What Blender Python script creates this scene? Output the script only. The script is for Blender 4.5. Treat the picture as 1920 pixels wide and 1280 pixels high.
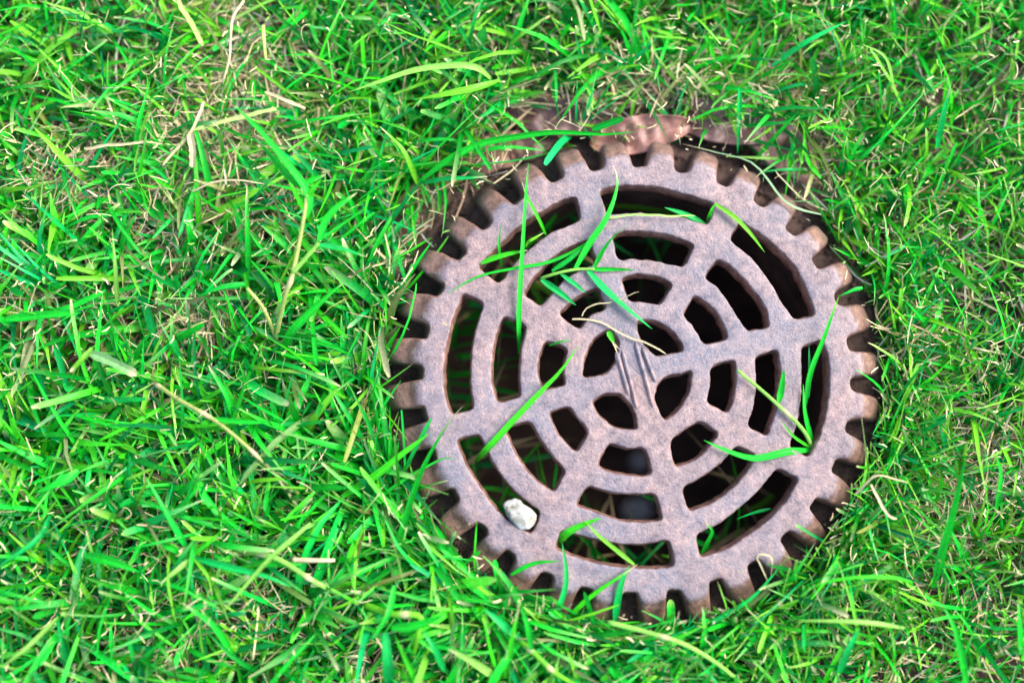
import bpy, bmesh, math, random
import numpy as np
from mathutils import Vector, Matrix, noise
from mathutils.geometry import delaunay_2d_cdt

for o in list(bpy.data.objects):
    bpy.data.objects.remove(o)
S = bpy.context.scene
COL = S.collection
R = math.radians
rng = np.random.default_rng(11)
random.seed(11)

# ------------------------------------------------------------ camera
TILT = R(8.0); DIST = 0.61; FPX = 50 / 36 * 1920
cam = bpy.data.objects.new('camera', bpy.data.cameras.new('camera'))
COL.objects.link(cam); S.camera = cam
CAM = Vector((0, -DIST * math.sin(TILT), DIST * math.cos(TILT)))
cam.location = CAM; cam.rotation_euler = (TILT, 0, 0)
cam.data.lens = 50; cam.data.sensor_width = 36
cam.data.clip_start = 0.01; cam.data.clip_end = 100
cam.data.dof.use_dof = True
cam.data.dof.focus_distance = 0.612
cam.data.dof.aperture_fstop = 1.7

# ------------------------------------------------------------ light
W = bpy.data.worlds.new('World'); S.world = W; W.use_nodes = True
nt = W.node_tree; bg = nt.nodes['Background']
sky = nt.nodes.new('ShaderNodeTexSky'); sky.sky_type = 'NISHITA'; sky.sun_disc = False
SUN_EL, SUN_AZ = R(46), R(68)            # azimuth clockwise from +Y
sky.sun_elevation = SUN_EL; sky.sun_rotation = SUN_AZ
sky.air_density = 1.0; sky.dust_density = 3.0; sky.ozone_density = 1.0
nt.links.new(sky.outputs[0], bg.inputs[0]); bg.inputs[1].default_value = 0.15
sl = bpy.data.lights.new('sun', 'SUN'); sl.energy = 1.5; sl.angle = R(30); sl.color = (1.0, 0.95, 0.88)
so = bpy.data.objects.new('sun', sl); COL.objects.link(so)
sd = Vector((math.sin(SUN_AZ) * math.cos(SUN_EL), math.cos(SUN_AZ) * math.cos(SUN_EL), math.sin(SUN_EL)))
so.rotation_euler = sd.to_track_quat('Z', 'Y').to_euler(); so.location = sd * 5
S.view_settings.view_transform = 'Standard'; S.view_settings.look = 'None'
S.view_settings.gamma = 1; S.view_settings.use_curve_mapping = False
S.view_settings.exposure = 2.0

# ------------------------------------------------------------ helpers
CR = Matrix.Rotation(TILT, 3, 'X')
def ray(px, py):
    return CR @ Vector(((px - 960) / FPX, -(py - 640) / FPX, -1.0))
def at(px, py, z=0.0):                     # point on the level z (metres)
    d = ray(px, py); t = (z - CAM.z) / d.z
    return CAM + d * t
def tag(o, label=None, cat=None, group=None, kind=None):
    if label: o['label'] = label
    if cat: o['category'] = cat
    if group: o['group'] = group
    if kind: o['kind'] = kind
    return o
def link_mesh(name, me, mat, parent=None, smooth=True):
    o = bpy.data.objects.new(name, me); COL.objects.link(o)
    if mat: me.materials.append(mat)
    if smooth: me.shade_smooth()
    if parent: o.parent = parent
    return o
def empty(name, loc=(0, 0, 0), rot=(0, 0, 0)):
    o = bpy.data.objects.new(name, None); COL.objects.link(o)
    o.location = loc; o.rotation_euler = rot; o.empty_display_size = 0.01
    return o

# ------------------------------------------------------------ materials
def new_mat(name):
    m = bpy.data.materials.new(name); m.use_nodes = True
    t = m.node_tree; return m, t, t.nodes['Principled BSDF']
def N(t, kind, **kw):
    n = t.nodes.new(kind)
    for k, v in kw.items():
        if k.startswith('i_'): n.inputs[k[2:].replace('_', ' ')].default_value = v
        else: setattr(n, k, v)
    return n
def noise_node(t, scale, detail=4, rough=0.6, coord=None):
    n = N(t, 'ShaderNodeTexNoise'); n.inputs['Scale'].default_value = scale
    n.inputs['Detail'].default_value = detail; n.inputs['Roughness'].default_value = rough
    if coord: t.links.new(coord, n.inputs['Vector'])
    return n
def ramp(t, fac, stops):
    r = N(t, 'ShaderNodeValToRGB'); e = r.color_ramp.elements
    while len(e) < len(stops): e.new(0.5)
    for el, (p, c) in zip(e, stops): el.position = p; el.color = (*c, 1) if len(c) == 3 else c
    t.links.new(fac, r.inputs[0]); return r
def mix(t, fac, a, b, mode='MIX'):
    n = N(t, 'ShaderNodeMix', data_type='RGBA', blend_type=mode)
    for s, v in ((n.inputs[0], fac), (n.inputs[6], a), (n.inputs[7], b)):
        if hasattr(v, 'default_value') or hasattr(v, 'links'): t.links.new(v, s)
        else: s.default_value = (*v, 1) if isinstance(v, tuple) else v
    return n.outputs[2]

def iron_material():
    m, t, p = new_mat('weathered_iron')
    tc = N(t, 'ShaderNodeTexCoord'); oc = tc.outputs['Object']
    sx = N(t, 'ShaderNodeSeparateXYZ'); t.links.new(oc, sx.inputs[0])
    geo = N(t, 'ShaderNodeAttribute', attribute_name='top')      # 1 worn top, 0 sides
    big = noise_node(t, 38, 3, 0.6, oc); med = noise_node(t, 260, 3, 0.7, oc); fine = noise_node(t, 900, 3, 0.75, oc)
    lilac, pink, tan = (0.124, 0.115, 0.132), (0.156, 0.125, 0.132), (0.204, 0.170, 0.164)
    base = ramp(t, med.outputs[0], [(0.30, (0.086, 0.082, 0.104)), (0.45, lilac), (0.56, pink), (0.72, tan)])
    wide = noise_node(t, 15, 4, 0.65, oc)
    wr = ramp(t, wide.outputs[0], [(0.40, (0, 0, 0)), (0.58, (1, 1, 1))])
    rusty = ramp(t, med.outputs[0], [(0.32, (0.092, 0.064, 0.063)), (0.5, (0.160, 0.108, 0.101)), (0.7, (0.235, 0.165, 0.142))])
    wf = N(t, 'ShaderNodeMath', operation='MULTIPLY'); t.links.new(wr.outputs[0], wf.inputs[0]); wf.inputs[1].default_value = 0.8
    patch = ramp(t, big.outputs[0], [(0.36, (0.82, 0.85, 0.93)), (0.62, (1.14, 1.06, 1.04))])
    c = mix(t, wf.outputs[0], base.outputs[0], rusty.outputs[0])
    c = mix(t, 1.0, c, patch.outputs[0], 'MULTIPLY')
    gr = ramp(t, fine.outputs[0], [(0.30, (0.62, 0.60, 0.63)), (0.47, (0.96, 0.96, 0.97)), (0.70, (1.24, 1.21, 1.20))])
    c = mix(t, 0.85, c, gr.outputs[0], 'MULTIPLY')
    # dark pits
    vor = N(t, 'ShaderNodeTexVoronoi'); vor.inputs['Scale'].default_value = 420; t.links.new(oc, vor.inputs['Vector'])
    pit = ramp(t, vor.outputs['Distance'], [(0.05, (0.35, 0.3, 0.32)), (0.13, (1, 1, 1))])
    c = mix(t, 0.55, c, pit.outputs[0], 'MULTIPLY')
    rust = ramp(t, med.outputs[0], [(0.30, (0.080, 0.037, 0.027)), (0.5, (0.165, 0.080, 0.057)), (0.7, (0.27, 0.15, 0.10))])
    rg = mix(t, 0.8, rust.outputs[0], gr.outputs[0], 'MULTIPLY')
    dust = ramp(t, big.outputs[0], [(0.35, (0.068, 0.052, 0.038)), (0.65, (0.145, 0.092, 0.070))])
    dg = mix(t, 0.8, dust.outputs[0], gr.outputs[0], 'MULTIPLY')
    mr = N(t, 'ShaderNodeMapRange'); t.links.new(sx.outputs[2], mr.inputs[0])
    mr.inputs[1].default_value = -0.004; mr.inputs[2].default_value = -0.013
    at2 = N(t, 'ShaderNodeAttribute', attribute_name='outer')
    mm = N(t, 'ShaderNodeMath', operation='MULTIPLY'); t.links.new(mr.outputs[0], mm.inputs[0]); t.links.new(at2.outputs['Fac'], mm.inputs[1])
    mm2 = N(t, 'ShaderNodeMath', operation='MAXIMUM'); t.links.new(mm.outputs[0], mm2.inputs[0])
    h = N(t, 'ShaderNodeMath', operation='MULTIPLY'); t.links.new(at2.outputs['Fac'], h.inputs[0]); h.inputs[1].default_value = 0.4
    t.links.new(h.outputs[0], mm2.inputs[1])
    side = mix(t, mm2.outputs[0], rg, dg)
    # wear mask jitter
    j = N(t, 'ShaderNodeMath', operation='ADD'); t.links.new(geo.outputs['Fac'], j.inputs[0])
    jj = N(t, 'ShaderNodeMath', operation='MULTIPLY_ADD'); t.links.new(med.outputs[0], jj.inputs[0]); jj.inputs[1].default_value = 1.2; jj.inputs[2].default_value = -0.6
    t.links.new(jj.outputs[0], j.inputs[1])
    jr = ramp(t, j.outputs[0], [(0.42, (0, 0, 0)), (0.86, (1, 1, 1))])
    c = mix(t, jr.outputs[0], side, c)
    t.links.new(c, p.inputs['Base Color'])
    p.inputs['Roughness'].default_value = 0.56
    p.inputs['Specular IOR Level'].default_value = 0.6
    stain = noise_node(t, 70, 6, 0.75, oc)
    st = ramp(t, stain.outputs[0], [(0.36, (0.62, 0.60, 0.64)), (0.47, (1, 1, 1)), (0.62, (1, 1, 1)), (0.74, (1.22, 1.16, 1.12))])
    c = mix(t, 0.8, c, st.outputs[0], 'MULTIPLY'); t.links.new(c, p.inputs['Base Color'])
    ad = N(t, 'ShaderNodeMath', operation='ADD'); t.links.new(fine.outputs[0], ad.inputs[0]); t.links.new(med.outputs[0], ad.inputs[1])
    b = N(t, 'ShaderNodeBump'); b.inputs['Strength'].default_value = 0.8; b.inputs['Distance'].default_value = 0.00045
    t.links.new(ad.outputs[0], b.inputs['Height']); t.links.new(b.outputs[0], p.inputs['Normal'])
    return m
IRON = iron_material()

def blade_material(name, translucent=0.35, rough=0.42, spec=0.25):
    m, t, p = new_mat(name)
    a = N(t, 'ShaderNodeAttribute', attribute_name='col')
    tc = N(t, 'ShaderNodeTexCoord')
    n = noise_node(t, 700, 2, 0.6, tc.outputs['Object'])
    r = ramp(t, n.outputs[0], [(0.3, (0.80, 0.82, 0.80)), (0.7, (1.15, 1.12, 1.15))])
    c = mix(t, 1.0, a.outputs['Color'], r.outputs[0], 'MULTIPLY')
    t.links.new(c, p.inputs['Base Color'])
    p.inputs['Roughness'].default_value = rough; p.inputs['Specular IOR Level'].default_value = spec
    tr = N(t, 'ShaderNodeBsdfTranslucent'); t.links.new(c, tr.inputs[0])
    ms = N(t, 'ShaderNodeMixShader'); ms.inputs[0].default_value = translucent
    out = t.nodes['Material Output']
    t.links.new(p.outputs[0], ms.inputs[1]); t.links.new(tr.outputs[0], ms.inputs[2]); t.links.new(ms.outputs[0], out.inputs[0])
    return m
BLADE = blade_material('grass_blade', 0.36, 0.42, 0.22)
STRAW = blade_material('dry_straw', 0.2, 0.65, 0.2)

def soil_material():
    m, t, p = new_mat('damp_soil')
    tc = N(t, 'ShaderNodeTexCoord'); oc = tc.outputs['Object']
    a = noise_node(t, 60, 5, 0.65, oc); b = noise_node(t, 500, 4, 0.7, oc)
    c1 = ramp(t, a.outputs[0], [(0.3, (0.030, 0.019, 0.015)), (0.52, (0.085, 0.050, 0.040)), (0.72, (0.16, 0.10, 0.078))])
    c2 = ramp(t, b.outputs[0], [(0.3, (0.55, 0.55, 0.55)), (0.7, (1.4, 1.35, 1.3))])
    t.links.new(mix(t, 1.0, c1.outputs[0], c2.outputs[0], 'MULTIPLY'), p.inputs['Base Color'])
    p.inputs['Roughness'].default_value = 0.8
    bp = N(t, 'ShaderNodeBump'); bp.inputs['Strength'].default_value = 0.9; bp.inputs['Distance'].default_value = 0.002
    ad = N(t, 'ShaderNodeMath', operation='ADD'); t.links.new(a.outputs[0], ad.inputs[0]); t.links.new(b.outputs[0], ad.inputs[1])
    t.links.new(ad.outputs[0], bp.inputs['Height']); t.links.new(bp.outputs[0], p.inputs['Normal'])
    return m
SOIL = soil_material()

def leaf_material():
    m, t, p = new_mat('dead_leaf')
    tc = N(t, 'ShaderNodeTexCoord'); oc = tc.outputs['Object']
    a = noise_node(t, 110, 4, 0.6, oc); b = noise_node(t, 900, 3, 0.6, oc)
    at_ = N(t, 'ShaderNodeAttribute', attribute_name='col')
    c2 = ramp(t, a.outputs[0], [(0.3, (0.5, 0.45, 0.45)), (0.7, (1.3, 1.2, 1.15))])
    c3 = ramp(t, b.outputs[0], [(0.3, (0.8, 0.8, 0.8)), (0.7, (1.15, 1.15, 1.15))])
    c = mix(t, 1.0, at_.outputs['Color'], c2.outputs[0], 'MULTIPLY'); c = mix(t, 1.0, c, c3.outputs[0], 'MULTIPLY')
    t.links.new(c, p.inputs['Base Color']); p.inputs['Roughness'].default_value = 0.5
    bp = N(t, 'ShaderNodeBump'); bp.inputs['Strength'].default_value = 0.5; bp.inputs['Distance'].default_value = 0.0006
    t.links.new(a.outputs[0], bp.inputs['Height']); t.links.new(bp.outputs[0], p.inputs['Normal'])
    return m
LEAF = leaf_material()

def stone_material(name, cols, sc=160):
    m, t, p = new_mat(name)
    tc = N(t, 'ShaderNodeTexCoord'); oc = tc.outputs['Object']
    a = noise_node(t, sc, 5, 0.7, oc); b = noise_node(t, 1400, 3, 0.7, oc)
    c = ramp(t, a.outputs[0], cols)
    c2 = ramp(t, b.outputs[0], [(0.35, (0.7, 0.7, 0.66)), (0.6, (1.08, 1.08, 1.08))])
    t.links.new(mix(t, 1.0, c.outputs[0], c2.outputs[0], 'MULTIPLY'), p.inputs['Base Color'])
    p.inputs['Roughness'].default_value = 0.85
    bp = N(t, 'ShaderNodeBump'); bp.inputs['Strength'].default_value = 0.8; bp.inputs['Distance'].default_value = 0.0008
    t.links.new(b.outputs[0], bp.inputs['Height']); t.links.new(bp.outputs[0], p.inputs['Normal'])
    return m
CHALK = stone_material('chalky_stone', [(0.34, (0.10, 0.085, 0.055)), (0.42, (0.28, 0.26, 0.20)), (0.50, (0.36, 0.35, 0.30)), (0.66, (0.52, 0.51, 0.48))])
PALE = stone_material('pale_gravel', [(0.35, (0.55, 0.60, 0.72)), (0.65, (0.75, 0.80, 0.92))])

# ------------------------------------------------------------ grate layout (photo outline carried onto the grate's own plane)
G_ROT = R(3.0)
GC = at(1196, 702, 0.0)
GM = Matrix.Translation(GC) @ Matrix.Rotation(G_ROT, 4, 'X')
GI = GM.inverted(); GN = (GM.to_3x3() @ Vector((0, 0, 1)))
def on_grate(px, py):
    d = ray(px, py); t = (GC - CAM).dot(GN) / d.dot(GN)
    p = GI @ (CAM + d * t); return (p.x, p.y)

NOTCH = [(1199.8,311.7),(1119,317.3),(1045.4,338.4),(974.2,377.8),(916.6,422.8),(868.7,477.7),(829.4,543.7),(804,621.6),(792.8,697.5),(799.8,776),(816.7,849.4),(856,924.7),(907.6,988),(960,1035.8),(1027.7,1075),(1099.4,1103),(1182,1110),(1263.7,1107),(1341,1086.4),(1411.4,1054),(1471.9,1002),(1523.9,941.6),(1563.3,870),(1588,797.3),(1597,718.6),(1590,644.6),(1568.9,561),(1528.7,494.4),(1481.7,434.5),(1422.7,382.5),(1355.2,344.5),(1277.2,322.6)]
HOLES = {
 'a4': [(1123.3,358),(1155.6,348.3),(1224.4,350.2),(1280.6,362.8),(1341,381),(1327,423.3),(1280.6,406.4),(1224.4,399.4),(1173.8,399.4),(1137.3,401.7)],
 'b4': [(1081,369.4),(1089.5,411.6),(1023.4,442.5),(970,487.5),(934.8,532.5),(896.9,501.6),(930.6,465),(970,427),(1023.4,391.9),(1065.6,370.8)],
 'c4': [(867.3,548.4),(908,566.7),(894,610.3),(884.2,658),(882.3,714.4),(888,767),(846.3,777.3),(833.6,731),(833.6,675),(846.3,610.3)],
 'd4': [(856,823),(900,812.8),(921,860.6),(944,896.6),(978.4,932.3),(1015,959.8),(995.3,1002),(939,962.7),(896.9,906.4),(871.6,866.3)],
 'e4': [(1051.6,993),(1088,1003.4),(1150,1017.5),(1196.3,1020.3),(1255.3,1012.3),(1265,1060.9),(1244,1064),(1196.3,1065),(1150,1059.7),(1093.8,1048.4),(1041.7,1028.8)],
 'f4': [(1314.4,1045.6),(1304.5,1002),(1351,979.5),(1407.2,934.5),(1432.5,907.8),(1457.8,876.9),(1498.6,896.6),(1471.9,941.6),(1421.3,989.4),(1365,1026)],
 'g4': [(1502.8,649.7),(1542.2,635.6),(1552,665),(1555.8,708.8),(1549.8,765),(1538.6,812.8),(1516.9,857.8),(1479.7,836.7),(1495.8,793),(1502.8,736.9),(1504.2,686)],
 'h4': [(1387.5,412),(1367.8,450),(1412.8,486.6),(1449.4,534.4),(1466,565.3),(1490,599),(1531,590.6),(1515,548.4),(1488.8,497.8),(1443.8,452.8)],
 'a3': [(1147,440.6),(1176.6,433),(1224.4,436),(1266.6,444.4),(1303,458.4),(1282.6,500.6),(1224.4,488),(1182,485),(1159.7,488)],
 'b3': [(1105,448),(1119,492),(1065.6,519),(1034.7,551),(1013.6,574.7),(981.3,552.2),(1000,522),(1037.5,481.9),(1071,462)],
 'c3': [(944.7,590.6),(988.3,610.3),(977,658),(974.2,708.8),(977,744),(932,755),(922.2,708.8),(925,658),(934.3,617)],
 'd3': [(945,802.6),(992.5,787.5),(1017.8,829.7),(1041,861.4),(1061.4,882.5),(1038.9,923.3),(1002.8,896.6),(971.8,857.8)],
 'e3': [(1102,909.6),(1150,923.3),(1192.2,926),(1230,925),(1242.3,971.7),(1232.8,975.9),(1182,978),(1150,971),(1116.3,958.4),(1078.3,947.2)],
 'f3': [(1291.9,958),(1277.8,913.4),(1308.8,898),(1351,868.4),(1381.9,833.9),(1418.4,852.2),(1393,893.6),(1362.2,923.7),(1331.3,944.4)],
 'g3': [(1415.6,669.4),(1457.8,653.9),(1463.4,708.8),(1456.4,762),(1439.5,818),(1401.6,798.8),(1414.2,759.4),(1418.4,714.4)],
 'h3': [(1346.7,483.8),(1320,518.9),(1346,538.4),(1370.6,573.8),(1401.6,621.6),(1443.8,613),(1435.3,576.6),(1411,541.6),(1379,506.3)],
 'a2': [(1163.9,520.3),(1196.3,513.3),(1232.8,518.3),(1263,531.8),(1237,572.3),(1210.3,565.3),(1179.4,564)],
 'b2': [(1121.9,537),(1093.8,549.4),(1065.6,569),(1047.3,588.4),(1086.7,618),(1105,593.4),(1138.3,576.2)],
 'c2': [(1023.4,637.4),(1064.2,651.5),(1057.6,689),(1060.6,722),(1018.6,731.3),(1008.4,698.8),(1012.2,664.6)],
 'd2': [(1027.7,772.4),(1068.2,760.8),(1085.3,785.5),(1105,807.2),(1081,849.4),(1048.8,815.6)],
 'e2': [(1141,830),(1178,841),(1209.5,838),(1222.6,884.3),(1211,892.6),(1173.8,890),(1140,882.7),(1119.9,872.9)],
 'f2': [(1255.7,826.9),(1281.6,807.2),(1312.6,787.9),(1349,811),(1325.6,842.8),(1297.5,863.4),(1265.6,875.7)],
 'g2': [(1334,684.8),(1379,672.6),(1380,720),(1373,753.6),(1363.6,774.8),(1326,755.2),(1331,720)],
 'h2': [(1301.7,551.7),(1331,572),(1353.8,601.9),(1366.6,635.4),(1320,646.5),(1301,613),(1279.6,590.6)],
 'a1': [(1144,615.3),(1113.4,635.6),(1097.6,666.6),(1091.3,708.3),(1138.8,700.3),(1155.6,675),(1162,638.4)],
 'b1': [(1195.3,600.5),(1224.6,600.5),(1252.5,614),(1274,636.4),(1283,656.9),(1232.8,669.4),(1208.9,646.9),(1195.3,620.8)],
 'c1': [(1247.3,706.9),(1299,694),(1291,736.9),(1273.2,766.8),(1245.9,790),(1228.6,748),(1230.4,722.8)],
 'd1': [(1108.2,753.8),(1133,737.9),(1163,736),(1186.6,765),(1197.4,805.4),(1155.6,801.6),(1124.7,779)],
}
def chaikin_corner(pts, cut):
    """replace sharp corners by rounded ones, keep gentle turns; returns a dense smooth loop (metres)"""
    n = len(pts); out = []
    for i in range(n):
        p0, p, p1 = Vector(pts[i - 1]), Vector(pts[i]), Vector(pts[(i + 1) % n])
        a, b = (p0 - p), (p1 - p)
        ang = math.pi - a.angle(b)
        if ang > R(33):
            c = min(cut, a.length * 0.42, b.length * 0.42)
            q0, q1 = p + a.normalized() * c, p + b.normalized() * c
            for s in (0, .25, .5, .75, 1):
                out.append(((q0 * (1 - s) ** 2) + p * (2 * s * (1 - s)) + q1 * s * s, True))
        else:
            out.append((p, False))
    # catmull-rom through the points
    P = [v for v, _ in out]; n = len(P); res = []
    for i in range(n):
        p0, p1, p2, p3 = P[i - 1], P[i], P[(i + 1) % n], P[(i + 2) % n]
        d = (p2 - p1).length
        k = max(1, int(d / 0.0009))
        m1 = (p2 - p0); m2 = (p3 - p1)
        l0, l2 = max((p1 - p0).length, 1e-6), max((p3 - p2).length, 1e-6)
        m1 = m1 * (d / (l0 + d)); m2 = m2 * (d / (l2 + d))
        for s in range(k):
            u = s / k
            res.append(p1 * (2*u**3 - 3*u*u + 1) + m1 * (u**3 - 2*u*u + u) + p2 * (-2*u**3 + 3*u*u) + m2 * (u**3 - u*u))
    return res
def resample(P, step):
    P = np.array([(v[0], v[1]) for v in P]); Q = np.vstack([P, P[:1]])
    d = np.r_[0, np.cumsum(np.linalg.norm(np.diff(Q, axis=0), axis=1))]
    n = max(8, int(d[-1] / step)); s = np.linspace(0, d[-1], n, endpoint=False)
    return np.c_[np.interp(s, d, Q[:, 0]), np.interp(s, d, Q[:, 1])]
def ccw(P):
    a = 0.5 * np.sum(P[:, 0] * np.roll(P[:, 1], -1) - np.roll(P[:, 0], -1) * P[:, 1])
    return P if a > 0 else P[::-1]
def normals2(P, k=1):                     # outward normal of a ccw loop
    t = np.roll(P, -k, 0) - np.roll(P, k, 0); t /= np.linalg.norm(t, axis=1)[:, None] + 1e-12
    return np.c_[t[:, 1], -t[:, 0]]

def n3(x, y, z, s): return noise.noise(Vector((x * s, y * s, z * s)))
notch = np.array([on_grate(*p) for p in NOTCH])
A_ = np.c_[2 * notch, np.ones(len(notch))]; sol = np.linalg.lstsq(A_, (notch ** 2).sum(1), rcond=None)[0]
cx, cy = sol[:2]; RN = math.sqrt(sol[2] + cx * cx + cy * cy)
hole_loops = {k: [on_grate(*p) for p in v] for k, v in HOLES.items()}

# outer toothed loop; also the amount of outward flare of every point further down
ang = np.arctan2(notch[:, 1] - cy, notch[:, 0] - cx); rn = np.hypot(notch[:, 0] - cx, notch[:, 1] - cy)
o_ = np.argsort(ang); ang, rn = ang[o_], rn[o_]
TOOTH = 0.0064
out_pts, tipw = [], []
for i in range(32):
    a0, r0 = ang[i], rn[i]; a1 = ang[(i + 1) % 32] + (2 * math.pi if i == 31 else 0); r1 = rn[(i + 1) % 32]
    da = a1 - a0; rm = (r0 + r1) / 2; th = TOOTH * (1 + 0.10 * rng.standard_normal())
    j = lambda s=0.014: 1 + s * rng.standard_normal()
    prof = [(0.0, r0, 0), (0.10, r0 * 1.000, 0), (0.155, r0 + th * 0.04, 0), (0.185, r0 + th * 0.30, .2), (0.205, rm + th * 0.62, .55), (0.245, rm + th * 0.87, .85),
            (0.33, rm + th * 1.0, 1), (0.5, rm + th * 1.02, 1), (0.67, rm + th * 1.0, 1), (0.755, rm + th * 0.87, .85), (0.795, rm + th * 0.62, .55), (0.815, r1 + th * 0.30, .2),
            (0.845, r1 + th * 0.04, 0), (0.90, r1 * 1.000, 0)]
    for f, r, w in prof:
        a = a0 + da * f * (1 if f == 0 else j(0.008)); r = r + 0.00022 * rng.standard_normal()
        out_pts.append((cx + r * math.cos(a), cy + r * math.sin(a))); tipw.append(w)
OP = np.array(out_pts); OPc = np.vstack([OP, OP[:1]]); TW = np.r_[tipw, tipw[0]]
dd = np.r_[0, np.cumsum(np.linalg.norm(np.diff(OPc, axis=0), axis=1))]
ns = int(dd[-1] / 0.0008); ss = np.linspace(0, dd[-1], ns, endpoint=False)
outer = np.c_[np.interp(ss, dd, OPc[:, 0]), np.interp(ss, dd, OPc[:, 1])]; ow = np.interp(ss, dd, TW)
outer = outer + normals2(outer, 3) * (np.array([n3(x, y, 2, 260) + .6 * n3(x, y, 5, 600) for x, y in outer]) * 0.00045)[:, None]
for _ in range(2): outer = 0.25 * np.roll(outer, 1, 0) + 0.5 * outer + 0.25 * np.roll(outer, -1, 0)

V, F, TOPA, OUTA = [], [], [], []
def add_ring(P, z, top, outf=0.0):
    s = len(V)
    zz = z if hasattr(z, '__len__') else [z] * len(P)
    tt = top if hasattr(top, '__len__') else [top] * len(P)
    for (x, y), q, tv in zip(P, zz, tt):
        V.append((x, y, q)); TOPA.append(tv); OUTA.append(outf)
    return s
def stitch(a, b, n, flip=False):
    for i in range(n):
        k = (i + 1) % n
        q = (a + i, a + k, b + k, b + i)
        F.append(q[::-1] if flip else q)
top_loops, bot_loops = [], []
# outer loop levels
on = normals2(outer, 2); rad = outer - np.array([cx, cy]); rad /= np.linalg.norm(rad, axis=1)[:, None]
flare = 1.12 + 0.26 * (rad[:, 0] * math.cos(R(250)) + rad[:, 1] * math.sin(R(250)))   # the casting splays unevenly
Bz = 0.0011
L = []
left = np.maximum(0, rad[:, 0] * math.cos(R(185)) + rad[:, 1] * math.sin(R(185)))       # teeth worn rounder on this side
topring = outer - on * Bz - rad * (ow * (0.0014 + 0.0030 * left))[:, None]
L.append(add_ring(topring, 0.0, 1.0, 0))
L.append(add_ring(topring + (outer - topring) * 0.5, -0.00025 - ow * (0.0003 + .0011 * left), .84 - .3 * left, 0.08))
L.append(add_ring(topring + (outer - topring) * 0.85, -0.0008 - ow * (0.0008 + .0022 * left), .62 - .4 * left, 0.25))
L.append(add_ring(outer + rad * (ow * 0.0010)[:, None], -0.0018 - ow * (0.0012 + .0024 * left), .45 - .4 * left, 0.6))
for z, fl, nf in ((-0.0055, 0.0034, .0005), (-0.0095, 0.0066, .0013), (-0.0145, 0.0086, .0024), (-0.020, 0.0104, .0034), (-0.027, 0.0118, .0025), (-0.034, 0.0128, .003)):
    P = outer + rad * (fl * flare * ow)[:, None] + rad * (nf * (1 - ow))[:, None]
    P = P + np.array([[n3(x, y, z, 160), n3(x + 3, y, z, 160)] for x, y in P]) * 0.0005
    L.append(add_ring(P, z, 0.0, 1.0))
for a, b in zip(L, L[1:]): stitch(b, a, len(outer))
top_loops.append((L[0], len(outer))); bot_loops.append((L[-1], len(outer)))
# holes
THICK = 0.0105
for k, pts in hole_loops.items():
    P = ccw(resample(chaikin_corner(pts, 0.0022), 0.0008)); n = normals2(P, 2)
    P = P + n * (np.array([n3(x, y, 0, 240) + .55 * n3(x, y, 4, 620) for x, y in P]) * 0.00034)[:, None]
    Lh = []
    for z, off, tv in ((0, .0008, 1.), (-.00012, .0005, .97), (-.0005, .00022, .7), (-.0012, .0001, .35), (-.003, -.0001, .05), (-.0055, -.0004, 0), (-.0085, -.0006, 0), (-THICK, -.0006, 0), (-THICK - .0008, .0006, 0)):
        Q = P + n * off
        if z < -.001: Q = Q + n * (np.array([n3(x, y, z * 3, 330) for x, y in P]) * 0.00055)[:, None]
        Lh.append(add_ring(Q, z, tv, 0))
    for a, b in zip(Lh, Lh[1:]): stitch(a, b, len(P))
    top_loops.append((Lh[0], len(P))); bot_loops.append((Lh[-1], len(P)))
# top face: constrained triangulation with interior points
def inside(poly, q):
    x, y = q[:, 0], q[:, 1]; c = np.zeros(len(q), bool); n = len(poly)
    for i in range(n):
        x0, y0 = poly[i]; x1, y1 = poly[(i + 1) % n]
        m = ((y0 > y) != (y1 > y)); c ^= m & (x < (x1 - x0) * (y - y0) / ((y1 - y0) or 1e-12) + x0)
    return c
g = np.arange(-0.105, 0.106, 0.0017)
gx, gy = np.meshgrid(g, g); q = np.c_[gx.ravel() + cx, gy.ravel() + cy] + rng.uniform(-.0004, .0004, (gx.size, 2))
q = q[np.hypot(q[:, 0] - cx, q[:, 1] - cy) < RN + TOOTH]
Varr = np.array(V)
keep = inside(Varr[top_loops[0][0]:top_loops[0][0] + top_loops[0][1], :2], q)
allb = Varr[top_loops[0][0]:top_loops[0][0] + top_loops[0][1], :2]
for s, n in top_loops[1:]:
    lp = Varr[s:s + n, :2]; keep &= ~inside(lp, q); allb = np.vstack([allb, lp])
q = q[keep]
dmin = np.array([np.min((allb[:, 0] - a) ** 2 + (allb[:, 1] - b) ** 2) for a, b in q])
q = q[dmin > 0.0009 ** 2]
verts2, edges, idx = [], [], []
for s, n in top_loops:
    b0 = len(verts2)
    for i in range(n):
        verts2.append(Vector(V[s + i][:2])); idx.append(s + i); edges.append((b0 + i, b0 + (i + 1) % n))
for a, b in q:
    verts2.append(Vector((a, b))); idx.append(len(V))
    V.append((a, b, 0.0)); TOPA.append(1.0); OUTA.append(0)
nt2 = len(verts2)
vo, eo, fo, ov, oe, of = delaunay_2d_cdt(verts2, edges, [], 0, 1e-9)
vmap = {}
for i, src in enumerate(ov):
    if src: vmap[i] = idx[src[0]]
    else: vmap[i] = len(V); V.append((vo[i].x, vo[i].y, 0.0)); TOPA.append(1.0); OUTA.append(0)
tri = np.array([f for f in fo if len(f) == 3]); vv = np.array([(v.x, v.y) for v in vo])
cen = vv[tri].mean(1)
ok = inside(Varr[top_loops[0][0]:top_loops[0][0] + top_loops[0][1], :2], cen)
for s, n in top_loops[1:]: ok &= ~inside(Varr[s:s + n, :2], cen)
botmap = {}
for (s, n), (bs, _) in zip(top_loops, bot_loops):
    for i in range(n): botmap[s + i] = bs + i
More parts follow.
